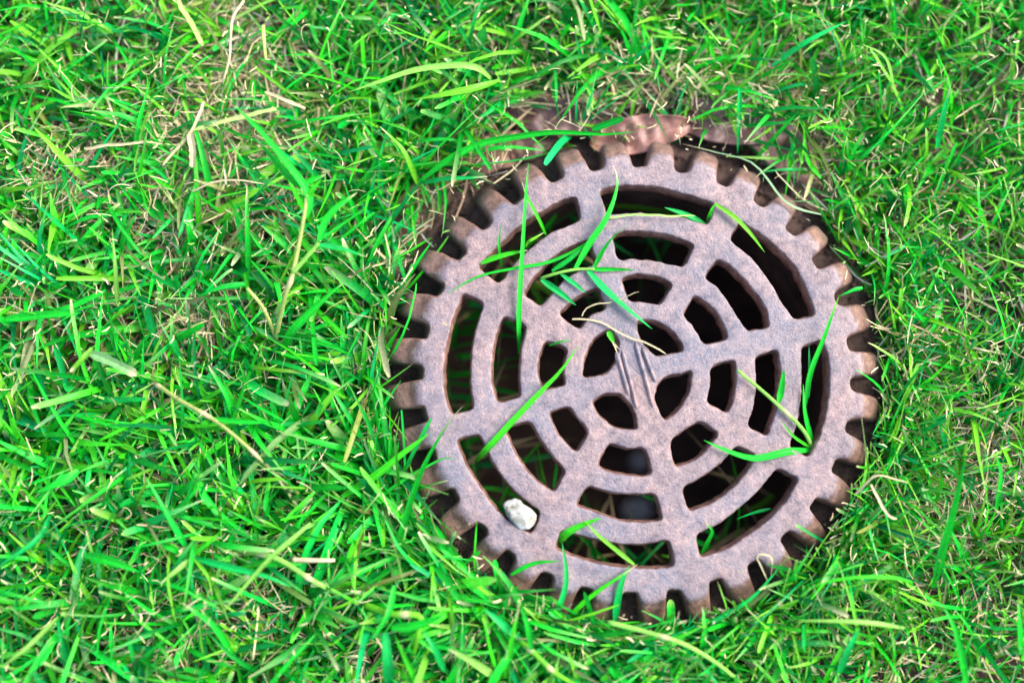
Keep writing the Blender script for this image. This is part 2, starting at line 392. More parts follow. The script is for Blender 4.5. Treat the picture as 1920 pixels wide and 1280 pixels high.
for f in tri[ok]:
    F.append(tuple(vmap[int(i)] for i in f))
    bf = []
    for i in f[::-1]:
        t = vmap[int(i)]
        if t not in botmap:
            botmap[t] = len(V); V.append((V[t][0], V[t][1], -THICK - .0008)); TOPA.append(0.); OUTA.append(0)
        bf.append(botmap[t])
    F.append(tuple(bf))
# slight unevenness of the casting, and dishing
V = [(x, y, z + 0.00028 * n3(x, y, 0, 95) + 0.00012 * n3(x, y, z, 420) + (0.0004 * n3(x, y, 7, 22))) for x, y, z in V]
full = bpy.data.meshes.new('grate_full'); full.from_pydata(V, [], F); full.update()
full.validate()
bmn = bmesh.new(); bmn.from_mesh(full); bmesh.ops.recalc_face_normals(bmn, faces=bmn.faces); bmn.to_mesh(full); bmn.free()
vn = np.zeros(len(full.vertices) * 3); full.vertices.foreach_get('normal', vn); vn = vn.reshape(-1, 3)
# split into named parts
pol = lambda x, y: (math.hypot(x - cx, y - cy), math.atan2(y - cy, x - cx))
hp = {k: np.array([pol(*p) for p in v]) for k, v in hole_loops.items()}
r4o = np.mean([hp[c + '4'][:, 0].max() for c in 'abcdefgh']) + .0004
r2i = np.mean([hp[c + '2'][:, 0].min() for c in 'abcdefgh']) - .001
r3i = np.mean([hp[c + '3'][:, 0].min() for c in 'abcdefgh']); r2o = np.mean([hp[c + '2'][:, 0].max() for c in 'abcdefgh'])
r3o = np.mean([hp[c + '3'][:, 0].max() for c in 'abcdefgh']); r4i = np.mean([hp[c + '4'][:, 0].min() for c in 'abcdefgh'])
ctr = []
for c in 'abcdefgh':
    p = np.mean(hole_loops[c + '4'], axis=0); ctr.append(math.atan2(p[1] - cy, p[0] - cx))
ctr = sorted(a % (2 * math.pi) for a in ctr)
spoke_a = [((ctr[i] + (ctr[(i + 1) % 8] + (2 * math.pi if i == 7 else 0))) / 2) % (2 * math.pi) for i in range(8)]
tooth_a = [((ang[i] + (ang[(i + 1) % 32] + (2 * math.pi if i == 31 else 0))) / 2) for i in range(32)]
def adiff(a, b): return abs((a - b + math.pi) % (2 * math.pi) - math.pi)
groups = {}
vc = np.array(V)
for pi_, p in enumerate(full.polygons):
    c = p.center; r, a = pol(c.x, c.y)
    j = int(np.argmin([adiff(a, s) for s in tooth_a]))
    if r > RN + 0.0006 and not (r < RN + .0035 and adiff(a, tooth_a[j]) > R(11.25) * .62): key = ('tooth', j)
    elif r > r4o: key = ('rim', 0)
    elif r < r2i: key = ('hub', 0)
    else:
        k = int(np.argmin([adiff(a, s) for s in spoke_a])); w = adiff(a, spoke_a[k]) * r
        if w < 0.0062: key = ('spoke', k)
        else: key = ('ring', 0 if r < (r2o + r3i) / 2 + .004 and r < r3i + .002 else (1 if r < r4i + .002 else 2))
    groups.setdefault(key, []).append(pi_)
GRATE = empty('drain_grate', GC, (G_ROT, 0, 0))
tag(GRATE, 'round rusty mauve cast iron drain grate with toothed edge, set in the lawn', 'drain grate')
polys = [tuple(p.vertices) for p in full.polygons]
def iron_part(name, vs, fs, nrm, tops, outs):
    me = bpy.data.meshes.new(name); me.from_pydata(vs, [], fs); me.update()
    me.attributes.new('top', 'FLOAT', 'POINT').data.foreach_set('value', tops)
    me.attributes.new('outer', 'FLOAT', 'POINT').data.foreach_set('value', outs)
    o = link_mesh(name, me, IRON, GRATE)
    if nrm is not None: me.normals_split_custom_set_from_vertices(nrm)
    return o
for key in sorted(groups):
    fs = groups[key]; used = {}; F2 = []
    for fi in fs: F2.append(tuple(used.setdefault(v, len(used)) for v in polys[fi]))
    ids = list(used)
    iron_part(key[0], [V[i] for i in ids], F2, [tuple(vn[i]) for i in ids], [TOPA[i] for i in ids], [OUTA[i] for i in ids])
bpy.data.meshes.remove(full)
# four raised ridges on the hub's middle bar
for pts in ([(1155.5,659),(1163,684),(1171,712),(1179.4,741)], [(1166.7,657),(1177,696),(1186,732),(1194.8,767)],
            [(1191,640),(1203,683),(1214,722),(1224.4,763)], [(1204.5,650),(1214,676),(1223,700),(1230,716)]):
    P = [Vector(on_grate(*p)) for p in pts]; vs, fs, tp = [], [], []
    n = 14; rows = []
    for i in range(n + 1):
        u = i / n * (len(P) - 1); k = min(int(u), len(P) - 2); p = P[k].lerp(P[k + 1], u - k)
        t = (P[k + 1] - P[k]).normalized(); s = Vector((t.y, -t.x)); e = min(1, min(i, n - i) / 1.2)
        w = 0.00125 * (0.35 + 0.65 * e) * (1 + .15 * n3(p.x, p.y, 1, 500)); h = 0.00135 * e + 0.0001
        base = -0.0004 + 0.00028 * n3(p.x, p.y, 0, 95) + 0.0004 * n3(p.x, p.y, 7, 22)
        for q_, z in ((-1, -.0002), (-.62, .62), (-.2, .98), (.2, 1), (.62, .62), (1, -.0002)):
            vs.append((p.x + s.x * w * q_, p.y + s.y * w * q_, base + .0004 + h * z)); tp.append(1.0 if z > .5 else .62)
    for i in range(n):
        for j in range(5): a = i * 6 + j; fs.append((a, a + 1, a + 7, a + 6))
    iron_part('ridge', vs, [f[::-1] for f in fs], None, tp, [0] * len(vs))
cW = GM @ Vector((cx, cy, 0)); CWX, CWY = cW.x, cW.y

# ------------------------------------------------------------ ground with the drain pit
def fbm(x, y, s, o=0): return noise.noise(Vector((x * s + o, y * s - o, o)))
def ground_z(x, y):
    r = math.hypot(x - CWX, y - CWY)
    z = -0.031 + 0.004 * fbm(x, y, 14, 3) + 0.0018 * fbm(x, y, 60, 5) + 0.0008 * fbm(x, y, 200, 9)
    z += 0.007 * min(1, max(0, (r - 0.12) / 0.08))
    a = math.atan2(y - CWY, x - CWX)
    z += 0.0105 * math.exp(-(max(0, r - .100) / .017) ** 2)          # earth packed against the teeth
    # step of bare earth along the upper right rim
    f = max(0, math.cos(a - R(72))) ** 2
    if 0.108 < r < 0.155: z += 0.006 * f * math.exp(-((r - .138) / .012) ** 2)
    return z
bm = bmesh.new()
NA = 220
radii = [0.0, .02, .04, .055, .068, .076, .081, .0835, .085, .0858, .0865, .0875, .089] + list(np.arange(.091, .16, .0016)) + list(np.geomspace(.162, .6, 80)) + list(np.geomspace(.65, 12, 16))
prev = None
for i, r in enumerate(radii):
    ringv = []
    for k in range(NA):
        a = 2 * math.pi * k / NA
        wob = 0.004 * fbm(math.cos(a), math.sin(a), 2.2, 4)
        rr = r + (wob if .05 < r < .12 else 0)
        x, y = CWX + rr * math.cos(a), CWY + rr * math.sin(a)
        if r < .0835: z = -0.165 + 0.004 * fbm(x, y, 50, 2)
        elif r < .0875: z = -0.165 + (r - .0835) / (.0875 - .0835) * 0.122
        else: z = ground_z(x, y)
        if r < .001: z = -0.165
        ringv.append(bm.verts.new((x, y, z)))
        if r < .001: break
    if prev:
        if len(prev) == 1:
            for k in range(NA): bm.faces.new((prev[0], ringv[k], ringv[(k + 1) % NA]))
        else:
            for k in range(NA): bm.faces.new((prev[k], ringv[k], ringv[(k + 1) % NA], prev[(k + 1) % NA]))
    prev = ringv
me = bpy.data.meshes.new('ground'); bm.to_mesh(me); bm.free()
g_ = link_mesh('ground', me, SOIL); tag(g_, kind='structure')

# ------------------------------------------------------------ grass meshes
def lin(r, g, b): return np.array([r, g, b])
class Strands:
    """many ribbons in one mesh; every ribbon is K+1 rows of three vertices (left, rib, right)"""
    def __init__(s): s.P, s.C, s.K = [], [], []
    def add(s, pts, side, nrm, width, col, fold=0.18, rib=1.12):
        # pts (K+1,3) side,nrm (K+1,3) width (K+1,) col (K+1,3)
        a = pts - side * width[:, None] * .5; b = pts + side * width[:, None] * .5; m = pts - nrm * (width * fold)[:, None]
        s.P.append(np.stack([a, m, b], 1).reshape(-1, 3)); s.K.append(len(pts) - 1)
        c = np.stack([col * .94, np.minimum(col * rib, 1), col], 1).reshape(-1, 3); s.C.append(c)
    def build(s, name, mat, parent=None):
        vs = np.vstack(s.P); cs = np.vstack(s.C); faces = []; off = 0
        for K in s.K:
            i = np.arange(K)[:, None] * 3 + off
            f = np.concatenate([i + np.array([[0, 1, 4, 3]]), i + np.array([[1, 2, 5, 4]])]); faces.append(f); off += (K + 1) * 3
        fs = np.vstack(faces); nf = len(fs)
        me = bpy.data.meshes.new(name)
        me.vertices.add(len(vs)); me.vertices.foreach_set('co', vs.ravel())
        me.loops.add(nf * 4); me.loops.foreach_set('vertex_index', fs.ravel())
        me.polygons.add(nf); me.polygons.foreach_set('loop_start', np.arange(nf) * 4)
        me.update(calc_edges=True)
        at_ = me.attributes.new('col', 'FLOAT_COLOR', 'POINT')
        at_.data.foreach_set('color', np.c_[cs, np.ones(len(cs))].ravel().astype(np.float32))
        return link_mesh(name, me, mat, parent)

GREENS = [lin(.006, .360, .016), lin(.003, .290, .024), lin(.002, .205, .036), lin(.034, .450, .010), lin(.004, .315, .056), lin(.009, .41, .022)]
LIME = lin(.13, .46, .020); CREAM = lin(.52, .45, .26); TAN = lin(.37, .29, .155); BROWN = lin(.16, .105, .065); GREY = lin(.36, .345, .27); PALEGREEN = lin(.22, .50, .08)
STEMC = lin(.36, .44, .12)
def px_of(x, y):                          # rough place in the frame, for regional differences in the turf
    return 960 + x * 4372, 640 - y * 4372
def cone_r(z): return RN + .0076 + max(0, min(.0118, -z * .56))
def ribbon(root, az, L, e0, droop, w, col0, tipcol, K=6, curve=0., roll=0., cut=False, twist=0., pale_base=0.0):
    s = np.linspace(0, 1, K + 1)
    if K > 3: s[-2] = .93
    e = e0 - droop * s ** 1.4; a = az + curve * s
    d = np.stack([np.cos(e) * np.cos(a), np.cos(e) * np.sin(a), np.sin(e)], 1)
    seg = L * np.diff(s)[:, None]
    pts = np.vstack([[0, 0, 0], np.cumsum((d[:-1] + d[1:]) * .5 * seg, 0)]) + root
    side0 = np.stack([-np.sin(a), np.cos(a), np.zeros(K + 1)], 1)
    n0 = np.cross(d, side0)
    rl = roll + twist * s
    side = side0 * np.cos(rl)[:, None] + n0 * np.sin(rl)[:, None]
    nrm = np.cross(side, d); nrm *= np.sign(nrm[:, 2:3] + 1e-9)
    wid = w * (0.55 + 0.45 * np.minimum(1, s / .25))
    wid = wid * ((1 - .25 * s) * np.where(s > .99, rng.uniform(.2, .7), 1) if cut else np.maximum(1 - s ** 2.2, .03) ** .8)
    col = np.repeat(col0[None], K + 1, 0)
    if pale_base: col = col + (PALEGREEN - col) * (pale_base * np.maximum(0, 1 - s / .3))[:, None]
    if tipcol is not None: col[-1] = tipcol; col[-2] = col[-2] * .7 + tipcol * .3
    return pts, side, nrm, wid, col
def clear(pts, top_ok=.04):
    r = np.hypot(pts[:, 0] - CWX, pts[:, 1] - CWY)
    for rr, z in zip(r, pts[:, 2]):
        if rr < cone_r(z) and z < .0022: return False
    if r.min() < RN + .0075 and random.random() > top_ok: return False
    if r.min() < RN - .002 and random.random() > .12: return False
    return True
def bare(x, y):
    """0 = full turf, 1 = bare, from what the lawn is like at that place"""
    r = math.hypot(x - CWX, y - CWY); a = math.atan2(y - CWY, x - CWX)
    b = 0
    ringw = .032 * max(0, math.cos(a - R(76))) ** 1.0 + .016 * max(0, math.cos(a - R(155))) ** 1.6
    if r < RN + .014 + ringw * (.8 + .6 * fbm(x, y, 40, 6)): b = .90 if ringw > .004 else .1
    px, py = px_of(x, y)
    for qx, qy, s, k in ((500, 290, 70, .85), (350, 240, 45, .45), (450, 100, 55, .5), (330, 400, 70, .55), (1500, 110, 60, .35), (1700, 640, 60, .4), (150, 330, 40, .45), (380, 590, 40, .3), (1830, 110, 45, .6), (1850, 860, 60, .6), (760, 1240, 70, .5), (660, 240, 45, .5), (1720, 930, 50, .35), (90, 150, 30, .4), (240, 830, 40, .3)):
        b = max(b, k * math.exp(-((px - qx) ** 2 + (py - qy) ** 2) / (2 * s * s)))
    return b
XR, YR = .40, .31
def pick_green(px, py_):
    g = GREENS[rng.choice(6, p=(.24, .20, .12, .16, .10, .18))]
    if rng.random() < (.28 if px > 1350 or py_ < 250 else .12): g = LIME
    if rng.random() < .06: g = (STEMC * .5, STEMC * .35, lin(.09, .20, .04))[rng.integers(3)]
    return g * rng.uniform(.45, 1.45) * np.array([1, 1, rng.uniform(.7, 1.5)])

turf = Strands(); cnt = 0
def one_blade(x, y, az, hue, tuft):
    px, py = px_of(x, y)
    f = min(1, max(0, (px - 900) / 800)); fy = min(1, max(0, (700 - py) / 700))
    fine = max(f, .6 * fy)                  # finer, denser leaf to the right and the top
    w = (rng.gamma(5, .00042) + .0005) * (1 - .40 * fine)
    L = rng.uniform(.018, .056) * (1 - .25 * fine)
    if rng.random() < .16: L *= 1.45
    e0 = R(rng.uniform(15, 88)); droop = R(rng.uniform(5, 75)) * (L / .03)
    if tuft: e0 = R(rng.uniform(38, 86)); droop = R(rng.uniform(5, 60)) * (L / .03)
    if fine > .5 and rng.random() < .35: e0 = R(rng.uniform(60, 88)); droop *= .4; w *= .75
    z0 = ground_z(x, y) + rng.uniform(-.001, .007)
    cut = rng.random() < .30
    tip = None
    if rng.random() < .5: tip = (CREAM if rng.random() < .55 else PALEGREEN) * rng.uniform(.8, 1.2)
    g = hue * rng.uniform(.8, 1.2) if tuft and rng.random() < .75 else pick_green(px, py)
    rb = ribbon(np.array([x, y, z0]), az, L, e0, droop, w, g, tip, 6, rng.normal(0, .45), rng.normal(0, .5), cut, rng.normal(0, .7), rng.uniform(0, .9) if rng.random() < .4 else 0)
    if rb[0][:, 2].max() > (.010 if tuft else .006) : return
    if not clear(rb[0], .50 if -3.2 < math.atan2(y - CWY, x - CWX) < .5 else .2): return
    turf.add(*rb, fold=rng.uniform(.05, .30), rib=rng.uniform(1.0, 1.35))
def off(x, y):
    return (abs(x * 4372) > 1150 or abs(y * 4372) > 860) and rng.random() < .5
for i in range(45000):
    if i < 34000: x, y = rng.uniform(-XR, XR), rng.uniform(-YR, YR)
    else:
        a_ = rng.uniform(-3.5, .75); r_ = RN + .0160 + abs(rng.normal(0, .009)); x, y = CWX + r_ * math.cos(a_), CWY + r_ * math.sin(a_)
    if off(x, y) or rng.random() < bare(x, y) or rng.random() > .45 + .9 * (.5 + .5 * fbm(x, y, 45, 1)): continue
    if math.hypot(x - CWX, y - CWY) < cone_r(-.018) + .001: continue
    one_blade(x, y, rng.uniform(0, 6.283), None, False)
for i in range(5600):
    x, y = rng.uniform(-XR, XR), rng.uniform(-YR, YR)
    if off(x, y) or rng.random() < bare(x, y) or math.hypot(x - CWX, y - CWY) < cone_r(-.018) + .001: continue
    px, py = px_of(x, y)
    if px < 900 and py > 400 and rng.random() < .25: continue
    hue = pick_green(px, py); lean = rng.uniform(0, 6.283); sp = rng.uniform(.8, 3.1)
    for k in range(rng.integers(4, 13)):
        one_blade(x + rng.normal(0, .0016), y + rng.normal(0, .0016), lean + rng.uniform(-sp, sp), hue, True)
tag(turf.build('turf_grass', BLADE), 'dense short vivid green lawn grass around the drain grate', 'grass', kind='stuff')

thatch = Strands()
for i in range(25000):
    x, y = rng.uniform(-XR, XR), rng.uniform(-YR, YR); px, py = px_of(x, y)
    if (abs(px - 960) > 1150 or abs(py - 640) > 860) and rng.random() < .5: continue
    r = math.hypot(x - CWX, y - CWY)
    if r < cone_r(-.018): continue
    b = bare(x, y)
    if rng.random() > .55 + .6 * b: continue
    if r < RN + .034 and abs(math.atan2(y - CWY, x - CWX) - R(80)) < R(38) and rng.random() < .8: continue
    c = (CREAM, TAN, BROWN, GREY)[rng.choice(4, p=(.25, .38, .22, .15))] * rng.uniform(.6, 1.15)
    z0 = ground_z(x, y) + rng.uniform(.001, .014 + .006 * b)
    rb = ribbon(np.array([x, y, z0]), rng.uniform(0, 6.283), rng.uniform(.008, .034), R(rng.normal(4, 14)), R(rng.uniform(-10, 30)), rng.uniform(.0004, .0013), c, None, 4, rng.normal(0, .7), rng.normal(0, .5), True, rng.normal(0, .8))
    if not clear(rb[0], .0): continue
    thatch.add(*rb)
PATCH = [(500, 290, 70, 55), (370, 250, 75, 60), (450, 90, 60, 60), (330, 400, 70, 40), (150, 330, 50, 40), (1700, 700, 80, 60), (1690, 930, 70, 50), (1850, 880, 60, 50), (380, 590, 45, 35),
         (1480, 110, 90, 40), (720, 1230, 90, 40), (440, 1150, 80, 60), (1560, 1150, 90, 60), (60, 560, 40, 50), (1100, 180, 120, 25), (1350, 170, 120, 25)]
for i in range(4800):
    qx, qy, sx_, sy_ = PATCH[min(int(abs(rng.normal(0, 7.5))), len(PATCH) - 1)]
    P0 = at(rng.normal(qx, sx_), rng.normal(qy, sy_), -.02); x, y = P0.x, P0.y
    if math.hypot(x - CWX, y - CWY) < RN + .021: continue
    c = (CREAM, TAN * 1.2, BROWN * 1.3, GREY)[rng.choice(4, p=(.42, .33, .13, .12))] * rng.uniform(.6, 1.25)
    rb = ribbon(np.array([x, y, ground_z(x, y) + rng.uniform(.003, .019)]), rng.uniform(0, 6.283), rng.uniform(.005, .022), R(rng.normal(8, 20)), R(rng.uniform(-20, 40)), rng.uniform(.0003, .0009), c, None, 4, rng.normal(0, .9), rng.normal(0, .5), True, rng.normal(0, .8))
    if clear(rb[0], .0): thatch.add(*rb)
tag(thatch.build('dry_thatch', STRAW), 'tangle of dry tan straw lying under the green grass', 'dry straw', kind='stuff')

clip = Strands()
for i in range(27000):
    x, y = rng.uniform(-XR, XR), rng.uniform(-YR, YR); px, py = px_of(x, y)
    cl = fbm(x, y, 55, 8)
    if cl < -.15 + rng.normal(0, .25): continue
    if bare(x, y) > rng.uniform(.5, 1.1): continue
    z0 = ground_z(x, y) + abs(rng.normal(.014, .008)) + .006
    q = rng.random()
    c = CREAM * rng.uniform(.85, 1.45) if q < .62 else (PALEGREEN * rng.uniform(.8, 1.2) if q < .8 else TAN)
    rb = ribbon(np.array([x, y, z0]), rng.uniform(0, 6.283), rng.uniform(.0014, .0055), R(rng.normal(12, 32)), R(rng.normal(0, 40)), rng.uniform(.0003, .0009), c, None, 2, rng.normal(0, .9), rng.normal(0, .6), True)
    if not clear(rb[0], .05): continue
    clip.add(*rb)
for i in range(9000):                     # frayed hair thin fibres
    x, y = rng.uniform(-XR * .85, XR * .85), rng.uniform(-YR * .85, YR * .85)
    if math.hypot(x - CWX, y - CWY) < cone_r(-.03): continue
    z0 = ground_z(x, y) + abs(rng.normal(.016, .007)) + .004
    c = (CREAM * rng.uniform(.9, 1.4)) if rng.random() < .75 else LIME * rng.uniform(.8, 1.3)
    rb = ribbon(np.array([x, y, z0]), rng.uniform(0, 6.283), rng.uniform(.004, .013), R(rng.normal(20, 30)), R(rng.normal(20, 50)), rng.uniform(.00018, .00042), c, None, 6, rng.normal(0, .9), rng.normal(0, .6), True, rng.normal(0, 1.5))
    if not clear(rb[0], .1): continue
    clip.add(*rb)
tag(clip.build('grass_clippings', STRAW), 'scattered pale cream mowing clippings caught in the lawn', 'grass clippings', kind='stuff')

pit = Strands()
for i in range(220):
    a = rng.uniform(0, 6.283)
    if math.cos(a - R(205)) < rng.uniform(-.95, .9): continue
    r = rng.uniform(.081, .0865)
    x, y = CWX + r * math.cos(a), CWY + r * math.sin(a); z0 = rng.uniform(-.070, -.036)
    c = pick_green(0, 700) if rng.random() < .8 else TAN
    rb = ribbon(np.array([x, y, z0]), a + math.pi + rng.normal(0, .8), rng.uniform(.02, .062), R(rng.uniform(-5, 45)), R(rng.uniform(10, 60)), rng.uniform(.001, .0035), c, None, 6, rng.normal(0, .4), rng.normal(0, .5))
    if rb[0][:, 2].max() > -.0165: continue
    pit.add(*rb)
tag(pit.build('pit_grass', BLADE), 'shaded green blades growing in the dark pit below the grate', 'grass', kind='stuff')

# ------------------------------------------------------------ single blades, stems and straws
def spline(pts, n):
    P = np.array(pts, float)
    if len(P) == 2: return P[0] + (P[1] - P[0]) * np.linspace(0, 1, n)[:, None]
    d = np.r_[0, np.cumsum(np.linalg.norm(np.diff(P, axis=0), axis=1))]; s = np.linspace(0, d[-1], n)
    Q = np.vstack([2 * P[0] - P[1], P, 2 * P[-1] - P[-2]]); res = []
    for u in s:
        i = min(np.searchsorted(d, u, side='right') - 1, len(P) - 2); i = max(i, 0)
        t = (u - d[i]) / max(d[i + 1] - d[i], 1e-9); p0, p1, p2, p3 = Q[i], Q[i + 1], Q[i + 2], Q[i + 3]
        res.append(.5 * (2 * p1 + (p2 - p0) * t + (2 * p0 - 5 * p1 + 4 * p2 - p3) * t * t + (3 * p1 - p0 - 3 * p2 + p3) * t ** 3))
    return np.array(res)
LIFT = [0.0]
def world(pts):
    out = []
    for p in pts:
        if LIFT[0]: out.append(tuple(at(p[0], p[1], (p[2] + (LIFT[0] if p[2] > -4 else LIFT[0] * .3)) * .001)))
        else:                              # over the grate: height above its slightly tilted face
            h = (p[2] * .55 + .5 if p[2] > 1 else p[2]) * .001
            q_ = at(p[0], p[1], 0); out.append(tuple(at(p[0], p[1], h + (q_.y - GC.y) * math.tan(G_ROT))))
    return out
def leaf_mesh(name, pts, w, col, tip=None, parent=None, origin=None, cut=False, base=.5, roll=None, mat=None):
    """pts: (x, y, height mm) from root to tip; w: width in mm"""
    n = 15; P = spline(world(pts), n)
    if origin is not None: P = P - np.array(origin)
    d = np.gradient(P, axis=0); d /= np.linalg.norm(d, axis=1)[:, None]
    side = np.cross(d, [0, 0, 1.]); side /= np.linalg.norm(side, axis=1)[:, None] + 1e-9
    nr = np.cross(side, d)
    rl = (rng.normal(0, .25) if roll is None else roll) + np.linspace(0, rng.normal(0, .5), n)
    sd = side * np.cos(rl)[:, None] + nr * np.sin(rl)[:, None]; nn = np.cross(sd, d); nn *= np.sign(nn[:, 2:3] + 1e-9)
    s = np.linspace(0, 1, n)
    if mat is not None: P = P + (np.cumsum(rng.normal(0, .00016, (n, 3)), 0)) * np.array([1, 1, .5])
    wid = w * .001 * (base + (1 - base) * np.minimum(1, s / .22)) * ((1 - .15 * s) * np.where(s > .99, .45, 1) * (1 + rng.normal(0, .07, n)) if cut else np.maximum(1 - s ** 2.6, .02) ** .75)
    c = np.repeat(np.array(col)[None], n, 0) * (1 + .10 * np.sin(s * 9 + rng.uniform(0, 6)))[:, None]
    if tip is not None:
        for k, f in ((-1, 1), (-2, .85), (-3, .3)): c[k] = c[k] * (1 - f) + np.array(tip) * f
    # five across: edge, mid, rib, mid, edge
    q = [(-.5, 0, .92), (-.27, -.10, 1.0), (-.03, -.19, .95), (.03, -.19, 1.35), (.27, -.10, 1.02), (.5, 0, .92)]
    rows = [P + sd * (wid * a)[:, None] + nn * (wid * b)[:, None] for a, b, _ in q]
    vs = np.stack(rows, 1).reshape(-1, 3); cs = np.stack([np.minimum(c * k, 1) for *_, k in q], 1).reshape(-1, 3)
    m = len(q); fs = [(i * m + j, i * m + j + 1, (i + 1) * m + j + 1, (i + 1) * m + j) for i in range(n - 1) for j in range(m - 1)]
    me = bpy.data.meshes.new(name); me.from_pydata(vs.tolist(), [], fs); me.update()
    me.attributes.new('col', 'FLOAT_COLOR', 'POINT').data.foreach_set('color', np.c_[cs, np.ones(len(cs))].ravel().astype(np.float32))
    return link_mesh(name, me, mat or BLADE, parent)
def stem_mesh(name, pts, w, col, parent=None, origin=None, nodes=(), mat=None, taper=.25):
    n = 20; P = spline(world(pts), n)
    if origin is not None: P = P - np.array(origin)
    d = np.gradient(P, axis=0); d /= np.linalg.norm(d, axis=1)[:, None]
    side = np.cross(d, [0, 0, 1.]); side /= np.linalg.norm(side, axis=1)[:, None] + 1e-9; up = np.cross(side, d)
    s = np.linspace(0, 1, n); r = w * .0005 * (1 - taper * s)
    c = np.repeat(np.array(col)[None], n, 0) * (1 + .12 * np.sin(s * 14 + rng.uniform(0, 6)))[:, None]
    for nd in nodes:
        k = int(nd * (n - 1)); r[k] *= 1.3; c[k] = CREAM
    m = 8; vs = []; cs = []
    for i in range(n):
        for j in range(m):
            a = 2 * math.pi * j / m; vs.append(P[i] + r[i] * (side[i] * math.cos(a) + up[i] * math.sin(a) * .75)); cs.append(c[i])
    fs = [(i * m + j, i * m + (j + 1) % m, (i + 1) * m + (j + 1) % m, (i + 1) * m + j) for i in range(n - 1) for j in range(m)]
    fs += [tuple(range(m))[::-1], tuple((n - 1) * m + j for j in range(m))]
    me = bpy.data.meshes.new(name); me.from_pydata([tuple(v) for v in vs], [], fs); me.update()
    cs = np.array(cs); me.attributes.new('col', 'FLOAT_COLOR', 'POINT').data.foreach_set('color', np.c_[cs, np.ones(len(cs))].ravel().astype(np.float32))
    return link_mesh(name, me, mat or BLADE, parent)
G1, G2, G3, G4, G5, G6 = GREENS
def rebase(o, p):
    """put the object's own origin at its root"""
    w = Vector(at(p[0], p[1], p[2] * .001)); o.data.transform(Matrix.Translation(-w)); o.location = w; return o
def blade(pts, w, col, label, tip=None, **kw):
    return tag(rebase(leaf_mesh('grass_shoot', pts, w, col, tip, **kw), pts[0]), label, 'grass shoot', 'long grass shoots')
def straw(pts, w, label, col=CREAM * .72, kind='leaf'):
    w = w * (.85 if LIFT[0] else 1); L0 = LIFT[0]; LIFT[0] = L0 * .55
    f = leaf_mesh('dry_straw', pts, w, col, None, mat=STRAW, cut=True, base=.8) if kind == 'leaf' else stem_mesh('dry_straw', pts, w, col, mat=STRAW)
    o = tag(rebase(f, pts[0]), label, 'straw', 'loose dry straws'); LIFT[0] = L0; return o
def plant(name, label, cat, root, stems, leaves):
    org = at(root[0], root[1], root[2] * .001); e = empty(name, org); tag(e, label, cat)
    for pts, w, c, nd in stems: stem_mesh('stem', pts, w, c, e, org, nd)
    for pts, w, c, tip in leaves: leaf_mesh('leaf', pts, w, c, tip, e, org)
    return e

# --- over the grate
blade([(973,664,-14),(973,610,0),(974,560,5),(979,480,8),(985,380,9),(991,305,8)], 2.3, G6*1.1, 'long upright blade crossing the left half of the grate, rising from a slot')
blade([(902,494,1),(925,484,3),(953,476,4),(990,469,3)], 2.4, G4, 'short wide blade lying over the upper left slot of the grate', CREAM)
blade([(941,502,-8),(937,473,3),(936,450,6),(939,423,8)], 1.4, G1, 'small thin upright blade poking out of the upper left slot')
blade([(1024,440,-6),(1010,410,2),(990,372,5),(978,340,6)], 1.7, G4, 'thin slanting blade beside the long upright one at the upper left slot', CREAM)
blade([(985,463,-6),(990,454,2),(1003,446,4),(1020,436,3)], 1.6, LIME, 'tiny yellow green blade with pale middle inside the upper left slot', CREAM)
blade([(1105,452,1),(1066,476,2.5),(1023,493,3),(970,502,3),(897,518,2),(838,551,1.5)], 1.5, G6, 'long narrow arching blade lying from the upper left teeth to the middle ring')
plant('grass_sprig', 'green sprig with narrow leaves lying on the upper middle of the grate', 'grass sprig', (1015,522,-3),
      [([(1013,522,-3),(1045,512,1.5),(1080,505,2),(1115,504,2)], 1.5, PALEGREEN, ())],
      [([(1105,505,2),(1150,505,2.5),(1192,506,2)], 2.0, G1, None),
       ([(1035,508,1.5),(1070,484,4),(1105,451,5)], 2.4, G2, None),
       ([(1077,507,2),(1105,457,6),(1136,411,9),(1153,368,10),(1158,335,8),(1150,310,6)], 3.1, G6*1.1, CREAM),
       ([(1112,504,2),(1139,457,6),(1178,417,9)], 2.5, G6, None),
       ([(1102,507,2),(1136,543,4),(1175,577,5),(1223,617,4)], 3.4, GREENS[4]*1.3, None),
       ([(1015,524,0),(1048,547,1.5),(1080,572,1.6)], 3.0, G5, None),
       ([(1051,513,1),(1075,530,2),(1099,549,2)], 2.1, G5*1.15, None)])
straw([(1144,409,1.5),(1178,403,3),(1219,403,4),(1258,405,4),(1302,405,2)], .9, 'thin arched straw green at one end lying under the top slot', PALEGREEN*1.2)
plant('grass_sprig', 'folded green sprig lodged at the right end of the top slot', 'grass sprig', (1326,421,-5), [],
      [([(1326,422,-4),(1286,402,-2),(1246,389,1)], 2.6, G5, None), ([(1327,418,-5),(1333,398,1),(1341,381,2)], 2.0, G4, None),
       ([(1340,381,2),(1379,408,4),(1410,441,2),(1434,473,-3)], 2.3, LIME*.8, None)])
straw([(1074,599,1.2),(1122,605,2),(1178,633,2.5),(1220,647,3),(1252,664,3)], .95, 'long wavy cream straw lying across the hub of the grate')
straw([(1091,593,1),(1102,577,1.5),(1150,565,3),(1200,544,4)], .7, 'short curved cream straw above the hub with a knotted end')
plant('grass_sprig', 'small torn green bud with a frayed straw end on the hub bar', 'grass sprig', (1140,622,1), [],
      [([(1140,621,1),(1146,632,1.5),(1152,645,1.5)], 2.6, G4, None), ([(1149,640,1.5),(1157,650,1.6),(1165,657,1.2)], .9, CREAM, None), ([(1149,641,1.5),(1154,652,1.5),(1157,661,1.2)], .7, CREAM, None)])
